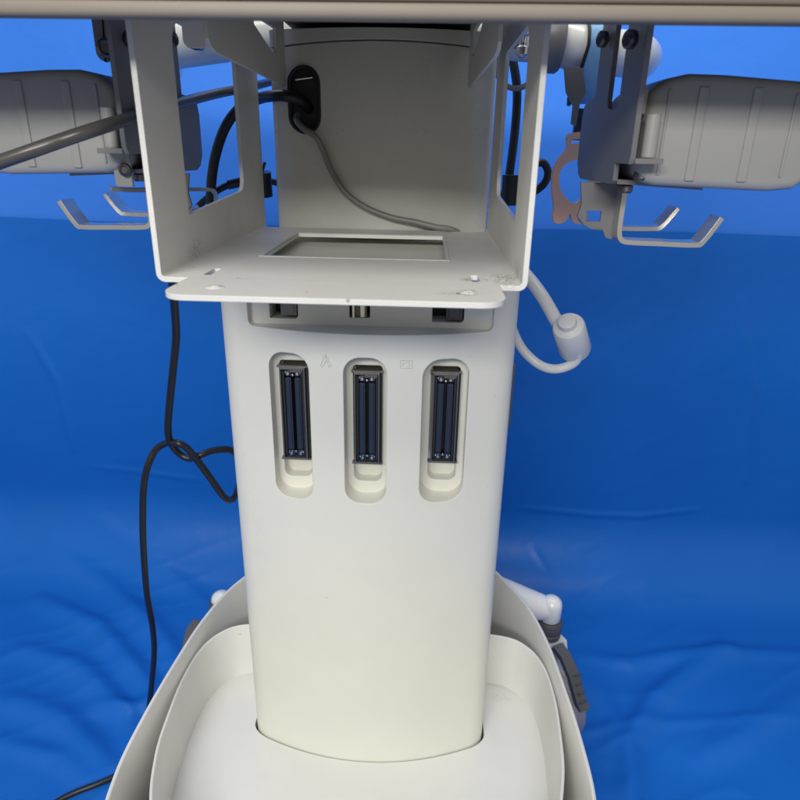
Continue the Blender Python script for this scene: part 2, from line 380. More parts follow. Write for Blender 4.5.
for (xa, ya, xb, yb, r) in ((270, 290, 297, 318, 0.004), (349.5, 290, 370, 317.5, 0.0015), (432, 290, 465.5, 322, 0.004)):
    a = P(xa, yb, PAN); b = P(xb, ya, PAN)
    cuts.append(cutter([(x, 0.60, z) for x, z in rrect(a.x, a.z, b.x, b.z + 0.0, (0.0008, r, 0.001, 0.0008))], (0, PAN + 0.03 - 0.60, 0)))
bake(col, cuts); attach(col)
# port inserts behind the three openings
for (xa, xb, yb, mt, ofs) in ((281, 295.5, 315, 'bracket', 0.002), (353, 367, 317, 'darksteel', 0.003), (446, 464.5, 320, 'castergrey', 0.002)):
    a = P(xa, yb, PAN + ofs); b = P(xb, 285, PAN + ofs)
    bm = bmesh.new(); prism(bm, [(x, PAN + ofs, z) for x, z in rrect(a.x, a.z, b.x, b.z, 0.0015, 3)], (0, 0.02, 0))
    box(bm, (a.x + 0.003, PAN + ofs - 0.0015, a.z + 0.003), (b.x - 0.003, PAN + ofs, b.z - 0.002), 0)
    if mt == 'darksteel':
        cyl(bm, (b.x - 0.0045, PAN + 0.0015, a.z + 0.001), (b.x - 0.0045, PAN + 0.0015, b.z), 0.0036, 20, 1); cyl(bm, (a.x + 0.001, PAN - 0.001, a.z - 0.001), (a.x + 0.001, PAN - 0.001, b.z), 0.0016, 12, 1)
    o = part('latch', bm, [M[mt], M['steel']], col)
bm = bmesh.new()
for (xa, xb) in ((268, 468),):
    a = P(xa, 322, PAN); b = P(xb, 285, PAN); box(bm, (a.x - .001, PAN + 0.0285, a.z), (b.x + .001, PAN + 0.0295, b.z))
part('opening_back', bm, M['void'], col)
# sockets in the slots
for (x0, x1, zb, zt, Yf) in slots:
    c = (x0 + x1) / 2 + 0.0005; Yc = Yf + 0.0130; zt2 = zt - 0.0215; zb2 = zb + 0.0430; hw = 0.0138
    bm = bmesh.new()
    # frame walls (open box), flange bars top and bottom, dark floor
    t = 0.0016; D = Yf + 0.0398
    box(bm, (c - hw, Yc, zb2), (c - hw + t, D, zt2), 0); box(bm, (c + hw - t, Yc, zb2), (c + hw, D, zt2), 0)
    box(bm, (c - hw + t, Yc, zt2 - t), (c + hw - t, D, zt2), 0); box(bm, (c - hw + t, Yc, zb2), (c + hw - t, D, zb2 + t), 0)
    box(bm, (c - hw - 0.0030, Yc + 0.003, zt2), (c + hw + 0.0030, Yc + 0.010, zt2 + 0.0018), 0)
    box(bm, (c - hw - 0.0030, Yc + 0.003, zb2 - 0.0018), (c + hw + 0.0030, Yc + 0.010, zb2), 0)
    box(bm, (c - hw + t, D - 0.006, zb2 + t), (c + hw - t, D - 0.0005, zt2 - t), 1)
    # outer black side cheeks
    box(bm, (c + hw + 0.0004, Yc + 0.004, zb2 + 0.001), (c + hw + 0.0022, D, zt2 - 0.001), 1)
    # two long contact blades with stepped ridges
    for s in (-1, 1):
        bx = c + s * 0.0052
        prism(bm, [(bx - 0.0032, Yc + 0.004, z) if i else (bx - 0.0032, Yc + 0.004, z) for i, z in enumerate(())] or
              [(x, Yc + 0.0035, z) for x, z in rrect(bx - 0.0032, zb2 + 0.011, bx + 0.0032, zt2 - 0.012, 0.0010, 3)], (0, 0.012, 0), 2)
        prism(bm, [(x, Yc + 0.0022, z) for x, z in rrect(bx - 0.0016, zb2 + 0.0125, bx + 0.0016, zt2 - 0.0135, 0.0007, 3)], (0, 0.0012, 0), 2)
        box(bm, (c + s * 0.0105 - 0.0012, Yc + 0.003, zb2 + 0.004), (c + s * 0.0105 + 0.0012, D - 0.006, zt2 - 0.004), 1)
        # end posts, rounded bright pins
        for z in (zb2 + 0.0058, zt2 - 0.0072):
            cyl(bm, (bx, Yc + 0.002, z), (bx, D - 0.006, z), 0.0017, 12, 3)
            box(bm, (bx - 0.0034, Yc + 0.005, z - 0.0028), (bx + 0.0034, Yc + 0.010, z + 0.0032), 2)
            cyl(bm, (bx + s * 0.0028, Yc + 0.0038, z + 0.0012), (bx + s * 0.0028, Yc + 0.008, z + 0.0012), 0.0009, 8, 3)
    cyl(bm, (c, Yc + 0.0025, zb2 + 0.0085), (c, D - 0.006, zb2 + 0.0085), 0.0014, 12, 3)
    cyl(bm, (c, Yc + 0.0025, zt2 - 0.0085), (c, D - 0.006, zt2 - 0.0085), 0.0013, 12, 3)
    # bright release lever across the top
    box(bm, (c - 0.002, Yc + 0.0008, zt2 - 0.0048), (c + hw - t - 0.001, Yc + 0.0035, zt2 - 0.0022), 0)
    o = part('socket', bm, [M['frame'], M['void'], M['navy'], M['steel']], col)
# engraved marks between the slots
def wires(bm, pp, r=0.00035):
    for line in pp:
        pts = [P(x, y, face_y(P(x, y, 0.625).x) - 0.0001) for x, y in line]
        tube(bm, pts, r, 5, 0)
bm = bmesh.new()
wires(bm, [[(320.5, 366), (325.5, 354.5), (331.5, 365)], [(325.5, 354.5), (326.5, 360), (323.5, 366)], [(326.5, 360), (329, 366.5)], [(324, 362), (329, 361.5)],
           [(321, 366.5), (324, 366.8)], [(328, 367), (332, 366)]])
part('warning_mark', bm, M['emboss'], col)
bm = bmesh.new()
wires(bm, [[(400.5, 360.5), (412.5, 361), (412, 368.5), (400.3, 368), (400.5, 360.5)], [(403, 362.5), (403, 366.5)], [(403, 364), (407, 362.3)], [(407.5, 363), (409.5, 363), (409.5, 366.5), (407.5, 366.5)]])
part('port_mark', bm, M['emboss'], col)
# slim bar on the right flank of the column
bm = bmesh.new(); box(bm, (0.1025, 0.72, -0.315), (0.1065, 0.728, -0.235)); box(bm, (0.096, 0.722, -0.305), (0.1027, 0.727, -0.300)); box(bm, (0.096, 0.722, -0.25), (0.1027, 0.727, -0.245))
part('side_latch_bar', bm, M['darksteel'], col)

# neck
bm = bmesh.new()
def neck_section(z):
    cx = -0.0630; hw = 0.1385; pts = []
    for i in range(25):
        u = (-1 + 2 * i / 24) * (hw - 0.008); pts.append((cx + u, 0.843 + 1.5 * u * u))
    y1 = pts[-1][1]
    arc = [(hw - 0.008 + 0.008 * math.sin(math.radians(a)), y1 + 0.009 * (1 - math.cos(math.radians(a)))) for a in (22, 45, 67, 90)]
    sec = [(cx - a, y) for a, y in arc][::-1] + pts + [(cx + a, y) for a, y in arc] + [(cx + hw - 0.004, 0.985), (cx - hw + 0.004, 0.985)]
    return [(x, y, z) for x, y in sec]
def arch(bm):      # the joint under the cap arches slightly upwards
    for v in bm.verts:
        if 0.10 < v.co.z < 0.12: v.co.z -= 0.0065 * ((v.co.x + 0.063) / 0.1385) ** 2
prism(bm, neck_section(-0.1115), (0, 0, 0.1115 + 0.1145))
arch(bm)
nk = build('neck', bm, M['neck'])
hx, hz0, hz1 = P(304.5, 100, 0.852).x, P(304, 133, 0.852).z, P(304, 66, 0.852).z
bake(nk, [cutter([(x, 0.80, z) for x, z in rrect(hx - 0.0195, hz0, hx + 0.0195, hz1, 0.0192, 10)], (0, 0.10, 0))]); attach(nk)
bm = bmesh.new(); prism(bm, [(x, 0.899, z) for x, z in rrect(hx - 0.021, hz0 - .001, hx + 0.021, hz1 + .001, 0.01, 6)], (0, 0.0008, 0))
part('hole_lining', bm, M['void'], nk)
bm = bmesh.new()   # rubber grommet round the cable hole
ring = [Vector((x, 0.8525, z)) for x, z in rrect(hx - 0.0185, hz0 + 0.001, hx + 0.0185, hz1 - 0.001, 0.0183, 10)]
tube(bm, ring, 0.0022, 8, 0, closed=True)
inner = [(x, z) for x, z in rrect(hx - 0.0172, hz0 + 0.002, hx + 0.0172, hz1 - 0.002, 0.017, 10)]
prism(bm, [(x, 0.866, z) for x, z in inner], (0, 0.001, 0), 0)
cyl(bm, (hx - 0.011, 0.8575, hz1 - 0.0145), (hx + 0.010, 0.8575, hz1 - 0.0115), 0.0013, 8, 1)
part('grommet', bm, [M['void'], M['steel']], nk)
bm = bmesh.new(); prism(bm, [(x, y - 0.0012 * (y < 0.9), z) for x, y, z in neck_section(0.1162)], (0, 0, 0.012)); arch(bm)
part('neck_cap', bm, M['neck'], nk)

# tray bracket: folded sheet with windows
TH = 0.0042; ZT = -0.0985
XL, XR = -0.2145, 0.0775
def u_profile():
    R = 0.007
    def arc(cx, cz, r, a0, a1, k=6): return [(cx + r * math.cos(math.radians(a0 + (a1 - a0) * j / k)), cz + r * math.sin(math.radians(a0 + (a1 - a0) * j / k))) for j in range(k + 1)]
    ob, ib = ZT - TH, ZT
    R2 = 0.016; ztop = 0.149
    outer = [(XL - 0.05, ztop)] + arc(XL - R2, ztop - R2, R2, 90, 0) + arc(XL + R, ob + R, R, 180, 270) + arc(XR - R, ob + R, R, 270, 360) + arc(XR + R2, ztop - R2, R2, 180, 90) + [(XR + 0.05, ztop)]
    R3 = R2 + TH
    inner = [(XR + 0.05, ztop + TH)] + arc(XR + R2, ztop - R2, R3, 90, 180) + arc(XR - R, ob + R, R - TH, 360, 270) + arc(XL + R, ob + R, R - TH, 270, 180) + arc(XL - R2, ztop - R2, R3, 0, 90) + [(XL - 0.05, ztop + TH)]
    return outer + inner
bm = bmesh.new(); prism(bm, [(x, 0.498, z) for x, z in u_profile()], (0, 0.343, 0))
tray = build('tray_bracket', bm, M['tray'])
win = rrect(0.572, -0.058, 0.752, 0.092, (0.002, 0.013, 0.012, 0.022), 6)
win = [(y, z + (0.010 * (y - 0.572) / 0.18 if z < -0.03 else 0)) for y, z in win]
cuts = [cutter([(XL - 0.004, y, z) for y, z in win], (0.0085, 0, 0)), cutter([(XR - 0.0085 + 0.004, y, z) for y, z in win], (0.0085, 0, 0))]
oa, ob_, oc, od = PZ(268, 257, ZT), PZ(446, 259.5, ZT), PZ(440, 236.5, ZT), PZ(290, 235, ZT)
cuts.append(cutter([(-0.157, 0.612, ZT - 0.01), (0.0165, 0.612, ZT - 0.01), (0.0165, 0.785, ZT - 0.01), (-0.157, 0.785, ZT - 0.01)], (0, 0, 0.02)))
bake(tray, cuts); attach(tray)
lip = rrect(-0.1885, 0.4345, 0.0560, 0.4978, (0.019, 0.019, 0.0001, 0.0001), 8)
bm = bmesh.new(); prism(bm, [(x, y, ZT - TH + 0.0003) for x, y in lip], (0, 0, TH))
lp = build('tray_lip', bm, M['tray'])
cuts = []
for hxp, hyp in ((212, 272), (475, 279)):
    c = PZ(hxp, hyp, ZT)
    if c.y < 0.4985:
        cuts.append(cutter([(x, y, ZT - 0.01) for x, y in rrect(c.x - 0.004, c.y - 0.002, c.x + 0.004, c.y + 0.002, 0.0005, 2)], (0, 0, 0.02)))
if cuts: bake(lp, cuts)
o = attach(lp, tray)
lp['label'] = 'rounded front lip of the empty tray'
# keyholes just behind the lip: cut from tray too
cuts = []
for hxp, hyp in ((212, 272), (475, 279)):
    c = PZ(hxp, hyp, ZT)
    if c.y >= 0.4985: cuts.append(cutter([(x, y, ZT - 0.01) for x, y in rrect(c.x - 0.0030, c.y - 0.012, c.x + 0.0030, c.y + 0.016, 0.0006, 2)], (0, 0, 0.02)))
if cuts: bake(tray, cuts)
for px_, py_ in ((215, 287.5), (468, 292.5)):
    c = PZ(px_, py_, ZT); bm = bmesh.new(); lathe(bm, (c.x, c.y, ZT + 0.0002), (0, 0, 1), [(0, 0.0075), (0.0004, 0.0068), (0.0004, 0.0038), (0.0012, 0.0026), (0.0014, 0.0001)], 24)
    part('pressed_dimple', bm, M['tray'], tray)
# bright weld ledge round the floor opening
bm = bmesh.new()
for a, b in (((-0.1605, 0.606, 0), (0.020, 0.6118, 0)), ((-0.1605, 0.7852, 0), (0.020, 0.791, 0))): box(bm, (a[0], a[1], ZT + 0.0002), (b[0], b[1], ZT + 0.0007))
box(bm, (0.0167, 0.6119, ZT + 0.0002), (0.0200, 0.7851, ZT + 0.0007)); box(bm, (-0.1605, 0.6119, ZT + 0.0002), (-0.1572, 0.7851, ZT + 0.0007))
part('opening_rim', bm, M['tray'], tray)
# gussets
def gusset(xf, xr, cut):
    pts = [(0.60, 0.151), (0.60, 0.082), (0.605, 0.0765), (0.618, 0.0735), (0.845, 0.066), (0.852, 0.070), (0.852, 0.151)]
    def X(y): return xf + (xr - xf) * (y - 0.6) / 0.25
    bm = bmesh.new(); prism(bm, [(X(y), y, z) for y, z in pts], (0.0034, 0, 0))
    o = build('gusset', bm, M['tray'])
    c = cutter([(X(y) - 0.005, y, z) for y, z in ((0.70, 0.122), (0.80, 0.095), (0.815, 0.098), (0.815, 0.122))], (0.016, 0, 0))
    bake(o, [c]); return attach(o, tray)
gusset(-0.1925, -0.1815, True); gusset(0.0515, 0.0405, True)
for sx, x in ((1, -0.1965),):
    bm = bmesh.new(); prism(bm, [(x, 0.5985, z) if False else (x + a, 0.5985, z) for a, z in rrect(-0.014 if sx > 0 else 0, 0.0745, 0 + 0.004 if sx > 0 else 0.014, 0.151, (0.006, 0.001, 0, 0) if sx > 0 else (0.001, 0.006, 0, 0), 4)], (0, 0.0034, 0))
    part('gusset_flange', bm, M['tray'], tray)
# tray screws on the wall
# upper shelf
bm = bmesh.new()
zl = P(400, 20.5, 0.442).z; zt_ = P(400, 2.5, 0.442).z
box(bm, (-0.62, 0.44, zl), (0.50, 0.452, zt_ ))
sh = build('upper_shelf', bm, M['shelf']); bake(sh, bevel=0.0028); attach(sh)
sh['label'] = 'front edge of the upper shelf, out of focus'
bm = bmesh.new(); box(bm, (-0.62, 0.4435, zt_ + 0.0008), (0.50, 0.452, 0.1555)); box(bm, (-0.62, 0.4525, 0.1535), (0.50, 0.845, 0.19)); bb = build('shelf_body', bm, M['shelf_body']); bake(bb, bevel=0.002); attach(bb, sh)
bm = bmesh.new(); box(bm, (-0.176, 0.80, 0.1330), (0.050, 0.99, 0.1530))
attach(build('shelf_mount_block', bm, M['void']), sh)

# rear handle rail
bm = bmesh.new()
pts = crom([P(152, 60, 1.06) + Vector((0, 0.05, 0)), P(166, 50, 1.0), P(200, 42, 0.965), P(300, 30, 0.96), P(400, 28, 0.96), P(530, 38, 0.96), P(590, 50, 0.97), P(632, 55, 1.0), P(641, 58, 1.06)], 10)
tube(bm, pts, 0.0285, 28)
part('handle_rail', bm, M['rail'])
bm = bmesh.new(); lathe(bm, P(543, 42, 0.955), (1, 0.02, -0.06), [(0, 0.033), (0.004, 0.036), (0.020, 0.036), (0.024, 0.033)], 32)
part('rail_collar', bm, M['bracket'])
# small clamp seen through the left window
bm = bmesh.new(); box(bm, P(187, 47, 0.90), P(201, 22, 0.93)); cyl(bm, P(196, 46, 0.895), P(199, 30, 0.895), 0.0045, 14, 1); cyl(bm, P(199, 44, 0.897), P(204, 44, 0.897), 0.006, 14, 1)
part('rail_clamp', bm, [M['void'], M['steel']])
bm = bmesh.new(); box(bm, P(512, 48, 0.93), P(521, 24, 0.96)); cyl(bm, P(519, 30, 0.935), P(524, 32, 0.898), 0.004, 12, 1); lathe(bm, P(524, 27, 0.90), (0, 0, -1), [(0, 0.006), (0.008, 0.0075), (0.012, 0.005), (0.020, 0.005), (0.022, 0.008), (0.030, 0.0075), (0.033, 0.004)], 16, 1)
part('rail_clamp', bm, [M['void'], M['steel']])

# ------------------------------------------------------------------ base basin
def mirror_path(half, cx=X0):
    """half: list of (u, y) from front centre to back centre"""
    R = [Vector((cx + u, y, 0)) for u, y in half]; L = [Vector((cx - u, y, 0)) for u, y in half[::-1]]
    pts = R + L[1:-1] if half[-1][0] == 0 else R + L
    return [(p.x, p.y) for p in crom(pts, 8, True)]
inner_half = [(0, 0.385), (0.10, 0.392), (0.17, 0.418), (0.222, 0.478), (0.247, 0.55), (0.2555, 0.62), (0.2575, 0.675), (0.252, 0.725), (0.234, 0.762), (0.20, 0.783), (0.12, 0.789), (0, 0.79)]
outer_half = [(0, 0.30), (0.12, 0.315), (0.20, 0.36), (0.252, 0.43), (0.2690, 0.50), (0.2705, 0.58), (0.2650, 0.67), (0.2560, 0.75), (0.2390, 0.82), (0.2130, 0.875), (0.180, 0.93), (0.12, 0.985), (0, 1.015)]
ip, op = mirror_path(inner_half), mirror_path(outer_half)
def rim_prof(zr, zb, t, draft, flare=0.0):
    return [(0, zr - 0.0025), (-t * 0.15, zr - 0.0008), (-t * 0.5, zr), (-t * 0.85, zr - 0.0008), (-t, zr - 0.0025), (-t - draft * 0.5, (zr + zb) / 2), (-t - draft, zb), (-draft + flare, zb), (-draft * 0.5 + flare * 0.35, (zr + zb) / 2)]
bm = bmesh.new(); sweep(bm, op, rim_prof(-0.660, -0.86, 0.005, -0.004, 0.0)); 
# underside skirt
base = part('base_basin', bm, M['base'])
bm = bmesh.new(); sweep(bm, ip, rim_prof(-0.690, -0.800, 0.0042, 0.007))
part('basket_wall', bm, M['base'], base)
# domed basket floor with a clearance hole round the column
bm = bmesh.new(); cy = 0.62; rings = []
fp = [(x, y) for x, y in ip]
def shrink(p, s): return (X0 + (p[0] - X0) * s, cy + (p[1] - cy) * s)
for s, dz in ((0.985, -0.0100), (0.955, -0.0065), (0.90, -0.0030), (0.80, -0.0008), (0.6, 0.0), (0.3, 0.0006), (0.05, 0.001)):
    rings.append([bm.verts.new((*shrink(p, s), -0.7725 + dz)) for p in fp])
low = [[bm.verts.new((*shrink(p, s), -0.795)) for p in fp] for s in (0.985, 0.05)]
n = len(fp)
for A, B in list(zip(rings, rings[1:])) + [(low[0], low[1]), (rings[0], low[0])]:
    for i in range(n): bm.faces.new((A[i], A[(i + 1) % n], B[(i + 1) % n], B[i]))
bm.faces.new(rings[-1]); bm.faces.new(low[1])
bf = build('basket_floor', bm, M['base'])
sec = [(-0.0627 + (x + 0.0627) * 1.02, y - 0.0012) for x, y in col_section()]
bake(bf, [cutter([(x, y, -0.85) for x, y in sec], (0, 0, 0.2))]); attach(bf, base)
# shelf between basket and outer shell
bm = bmesh.new(); n = len(op)
a = [bm.verts.new((X0 + (x - X0) * 0.985, cy + (y - cy) * 0.985, -0.845)) for x, y in op]; b = [bm.verts.new((v.co.x, v.co.y, -0.860)) for v in a]
bm.faces.new(a); bm.faces.new(b[::-1])
for i in range(n): bm.faces.new((a[i], b[i], b[(i + 1) % n], a[(i + 1) % n]))
part('underpan', bm, M['base'], base)

# casters
WR = 0.085
def caster(sw, yaw):
    """sw: swivel axis (x, y); the wheel trails towards local -Y"""
    R = Matrix.Translation((sw[0], sw[1], FLOOR)) @ Matrix.Rotation(yaw, 4, 'Z') @ Matrix.Translation((0, -0.03, 0))
    def tf(bm): bmesh.ops.transform(bm, matrix=R, verts=bm.verts)
    bm = bmesh.new()
    lathe(bm, (0, 0.03, 0.195), (0, 0, 1), [(0, 0.019), (0.004, 0.023), (0.012, 0.0235), (0.014, 0.0215), (0.018, 0.0215), (0.020, 0.0240), (0.036, 0.0240), (0.040, 0.021)], 28, 1)
    for q in (-1, 1):
        prism(bm, [(q * 0.021 - 0.003, y, z) for y, z in ((-0.018, WR - 0.015), (0.016, WR - 0.02), (0.052, 0.185), (0.05, 0.197), (0.004, 0.197), (-0.024, WR + 0.02))], (0.006, 0, 0), 0)
    box(bm, (-0.024, 0.004, 0.191), (0.024, 0.052, 0.1965), 0)
    tf(bm); fork = part('caster', bm, [M['rail'], M['castergrey']])
    bm = bmesh.new()
    lathe(bm, (-0.0165, 0, WR), (1, 0, 0), [(0, WR - 0.014), (0.002, WR - 0.004), (0.007, WR), (0.026, WR), (0.031, WR - 0.004), (0.033, WR - 0.014)], 56, 0)
    for k in (-1, 1): lathe(bm, (k * 0.0160, 0, WR), (k, 0, 0), [(0, WR - 0.018), (0.0016, WR - 0.020), (0.0016, WR - 0.030), (0.0006, WR - 0.034), (0.003, 0.020), (0.003, 0.001)], 40, 1)
    tf(bm); part('wheel', bm, [M['tyre'], M['castergrey']], fork)
    bm = bmesh.new()
    prism(bm, [(-0.031 + (0.224 - z) * 0.12, y, z) for y, z in ((-0.020, 0.215), (-0.040, 0.208), (-0.062, 0.182), (-0.082, 0.140), (-0.094, 0.136), (-0.100, 0.140), (-0.088, 0.152), (-0.068, 0.194), (-0.044, 0.220), (-0.020, 0.224))], (0.021, 0, 0), 0)
    for k in range(4): box(bm, (-0.018, -0.0925 + k * 0.007, 0.150 + k * 0.0145), (-0.004, -0.086 + k * 0.007, 0.1525 + k * 0.0145))
    tf(bm); part('brake_pedal', bm, M['castergrey'], fork)
    return fork
for s, e, st, r0, yaw in ((1, P(551, 609, 0.975), P(488, 596, 0.995), 0.046, 28), (-1, P(222, 604, 0.985), P(280, 612, 0.93), 0.030, -14)):
    bm = bmesh.new()
    tube(bm, crom([st, st.lerp(e, 0.5), e], 8), lambda t: r0 - (r0 - 0.019) * t, 24, 0)
    zb_ = FLOOR + 0.2355 - e.z
    lathe(bm, e + Vector((0, 0, zb_)), (0, 0, 1), [(0, 0.0175), (0.003, 0.0195), (-zb_ + 0.012, 0.0195), (-zb_ + 0.020, 0.0170), (-zb_ + 0.026, 0.010), (-zb_ + 0.028, 0.001)], 28, 0)
    part('caster_leg', bm, [M['rail']])
    caster((e.x, e.y), math.radians(yaw))
for s in (-1, 1): caster((X0 + s * 0.20, 0.47), math.radians(8 * s))
for s in (-1, 1):
    bm = bmesh.new(); box(bm, (X0 + s * 0.20 - 0.03, 0.44, FLOOR + 0.2352), (X0 + s * 0.20 + 0.03, 0.50, -0.7965)); bb = build('caster_leg', bm, M['base']); bake(bb, bevel=0.003); attach(bb)

# ------------------------------------------------------------------ side holders (mirrored pair)
def holder(s):
    """s=+1 right, -1 left; a is the outboard distance from the plate"""
    XP = 0.158 if s > 0 else -0.262; DY = 0.0 if s > 0 else 0.030; T = 0.0042
    def X(a): return XP + s * a
    def Y(y): return y + DY
    # forked plate in the Y-Z plane: two tines, web below, rounded rear corner
    plate = [(0.545, 0.154), (0.545, -0.004), (0.549, -0.0095), (0.588, -0.0095), (0.588, -0.0235), (0.592, -0.0265), (0.715, -0.0275), (0.728, -0.023), (0.737, -0.012), (0.7385, 0.030), (0.734, 0.0415), (0.722, 0.046),
             (0.690, 0.047), (0.690, 0.154), (0.640, 0.154), (0.640, 0.042), (0.636, 0.036), (0.628, 0.034), (0.612, 0.034), (0.603, 0.037), (0.600, 0.043), (0.600, 0.154)]
    bm = bmesh.new(); prism(bm, [(X(0) - T / 2, Y(y), z) for y, z in plate], (T, 0, 0))
    prism(bm, [(X(a), Y(0.5452), z) for a, z in ((0.0022, -0.0050), (0.024, -0.0050), (0.024, -0.0092), (0.0022, -0.0092))], (0, 0.040, 0))
    prism(bm, [(X(a), Y(0.5882), z) for a, z in ((0.0022, -0.0225), (0.075, -0.0262), (0.075, -0.0300), (0.0022, -0.0263))], (0, 0.120, 0))
    pl = part('holder_bracket', bm, M['bracket'])
    bm = bmesh.new()
    ol = [(0.0105, 0.036), (0.010, -0.008), (0.0125, -0.017), (0.019, -0.0235), (0.028, -0.026), (0.120, -0.029), (0.140, -0.027), (0.152, -0.018), (0.155, -0.004), (0.153, 0.036), (0.146, 0.048), (0.132, 0.053), (0.070, 0.057), (0.042, 0.0575), (0.026, 0.054), (0.013, 0.046)]
    prism(bm, [(X(a), Y(0.566), z) for a, z in ol], (0, 0.125, 0))
    h = build('holder_cup', bm, M['housing'], None); bake(h, bevel=0.007); attach(h, pl)
    h.data.set_sharp_from_angle(angle=math.radians(60))
    for a, z0, z1, w_ in ((0.0265, -0.018, 0.046, 0.0022), (0.050, -0.022, 0.048, 0.0075), (0.092, -0.022, 0.048, 0.0075), (0.125, -0.018, 0.044, 0.0022)):
        bm = bmesh.new(); prism(bm, [(X(a + q), Y(0.5646), z) for q, z in rrect(0, z0, w_, z1, 0.0009, 3)], (0, 0.0030, 0))
        rb = build('cup_rib', bm, M['housing'], None); bake(rb, bevel=0.0006); attach(rb, h)
    bm = bmesh.new(); cyl(bm, (X(0.0135), Y(0.552), -0.0045), (X(0.0135), Y(0.552), 0.0270), 0.0058, 20)
    part('cup_pin', bm, M['housing'], h)
    bm = bmesh.new(); box(bm, (min(X(0.0045), X(0.0095)), Y(0.562), 0.0275), (max(X(0.0045), X(0.0095)), Y(0.60), 0.0455)); part('cup_tab', bm, M['housing'], h)
    for c_, ax_, sc in (((X(0.018), Y(0.575), -0.0225), (0, 0, 1), 1.0), ((X(0.014), Y(0.60), -0.0268), (0, 0, -1), 0.8), ((X(-0.006), Y(0.565), 0.0795), (-s, -0.5, 0), 1.0), ((X(-0.004), Y(0.665), 0.0935), (-s, -0.4, 0), 1.0)):
        bm = bmesh.new(); lathe(bm, c_, ax_, [(0, 0.005 * sc), (0.0015, 0.0068 * sc), (0.006, 0.0068 * sc), (0.0075, 0.0048 * sc), (0.0065, 0.0035 * sc), (0.0065, 0.0005)], 16)
        part('screw', bm, M['darksteel'], pl)
    y0 = 0.655
    drop = [(-0.014, -0.0285), (0.030, -0.0285), (0.0275, -0.036), (0.0270, -0.072), (0.022, -0.0815), (0.016, -0.0795), (0.012, -0.072), (-0.006, -0.0685), (-0.0135, -0.060), (-0.011, -0.048)]
    bm = bmesh.new(); prism(bm, [(X(a), Y(y0), z) for a, z in drop], (0, 0.0035, 0))
    dp = build('hook_plate', bm, M['bracket']); bake(dp, [cutter([(X(a), Y(y0) - 0.01, z) for a, z in rrect(-0.005, -0.0645, 0.009, -0.0545, 0.001, 2)], (0, 0.03, 0))]); attach(dp, pl)
    def flat(path, y, w, t):     # flat bar: thickness t in the X-Z plane, width w along Y
        pts = crom([Vector((X(a), 0, z)) for a, z in path], 6); A, B = [], []
        for i, p in enumerate(pts):
            d = (pts[min(i + 1, len(pts) - 1)] - pts[max(i - 1, 0)]).normalized(); nn = Vector((-d.z, 0, d.x)) * t / 2
            A.append(p + nn + Vector((0, Y(y), 0))); B.append(p - nn + Vector((0, Y(y), 0)))
        bm = bmesh.new(); o_ = Vector((0, w, 0)); r1 = [bm.verts.new(v) for v in A]; r2 = [bm.verts.new(v) for v in B]; r3 = [bm.verts.new(v + o_) for v in A]; r4 = [bm.verts.new(v + o_) for v in B]
        for i in range(len(A) - 1):
            for q1, q2 in ((r1, r2), (r2, r4), (r4, r3), (r3, r1)): bm.faces.new((q1[i], q1[i + 1], q2[i + 1], q2[i]))
        for i in (0, -1): bm.faces.new((r1[i], r2[i], r4[i], r3[i]))
        return bm
    part('hook_prong', flat([(0.0235, -0.031), (0.0235, -0.045), (0.0235, -0.071), (0.0270, -0.0795), (0.036, -0.0815), (0.060, -0.0820), (0.096, -0.0825), (0.104, -0.079), (0.117, -0.057)], 0.636, 0.024, 0.0046), M['hook'], pl)
    part('hook_prong', flat([(0.000, -0.0660), (0.012, -0.0735), (0.04, -0.0745), (0.073, -0.0740), (0.082, -0.071), (0.095, -0.053)], 0.690, 0.024, 0.0044), M['hook'], pl)
    if s < 0:
        q0, q1 = P(90, 10, 0.585), P(114, 62, 0.585)
        bm = bmesh.new(); prism(bm, [(x, 0.585, z) for x, z in rrect(q0.x, q1.z, q1.x, 0.150, (0.008, 0.008, 0.0005, 0.0005), 6)], (0, 0.0035, 0)); part('mounting_lug', bm, M['bracket'], pl)
        bm = bmesh.new(); c_ = P(108, 49, 0.584); lathe(bm, c_, (0.2, -1, 0), [(0, 0.0065), (0.001, 0.0078), (0.006, 0.0075), (0.0075, 0.0055), (0.0060, 0.0038), (0.0060, 0.0004)], 20); part('screw', bm, M['darksteel'], pl)
        # screwed tab and the long strip reaching back towards the column
        bm = bmesh.new(); a0, a1 = P(111, 151, 0.60), P(133, 187, 0.60)
        prism(bm, [(x, 0.60, z) for x, z in rrect(a0.x, a1.z, a1.x, a0.z, (0.003, 0.0002, 0.003, 0.004), 4)], (0, 0.003, 0))
        part('screw_tab', bm, M['housing'], pl)
        bm = bmesh.new(); c_ = P(126, 170, 0.599); lathe(bm, c_, (0, -1, 0), [(0, 0.0052), (0.001, 0.0060), (0.0035, 0.0055), (0.0045, 0.0040), (0.0030, 0.0028), (0.0030, 0.0004)], 20); part('screw', bm, M['darksteel'], pl)
        bm = bmesh.new(); q = [P(112, 187, 0.604), P(135, 188.5, 0.63), P(175, 188, 0.70), P(205, 188, 0.74), P(214, 189, 0.752), P(217.5, 193, 0.757), P(218, 200, 0.76), P(218, 206, 0.762)]
        q = crom(q, 6); r1 = [bm.verts.new(v) for v in q]; r2 = [bm.verts.new(v + Vector((-0.001, 0, -0.0036))) for v in q]; r3 = [bm.verts.new(v + Vector((-0.009, 0.012, 0))) for v in q]; r4 = [bm.verts.new(v.co + Vector((0, 0, -0.0036))) for v in r3]
        for i in range(len(q) - 1):
            for q1, q2 in ((r1, r2), (r2, r4), (r4, r3), (r3, r1)): bm.faces.new((q1[i], q1[i + 1], q2[i + 1], q2[i]))
        for i in (0, -1): bm.faces.new((r1[i], r2[i], r4[i], r3[i]))
        part('side_strip', bm, M['housing'], pl)
    return pl
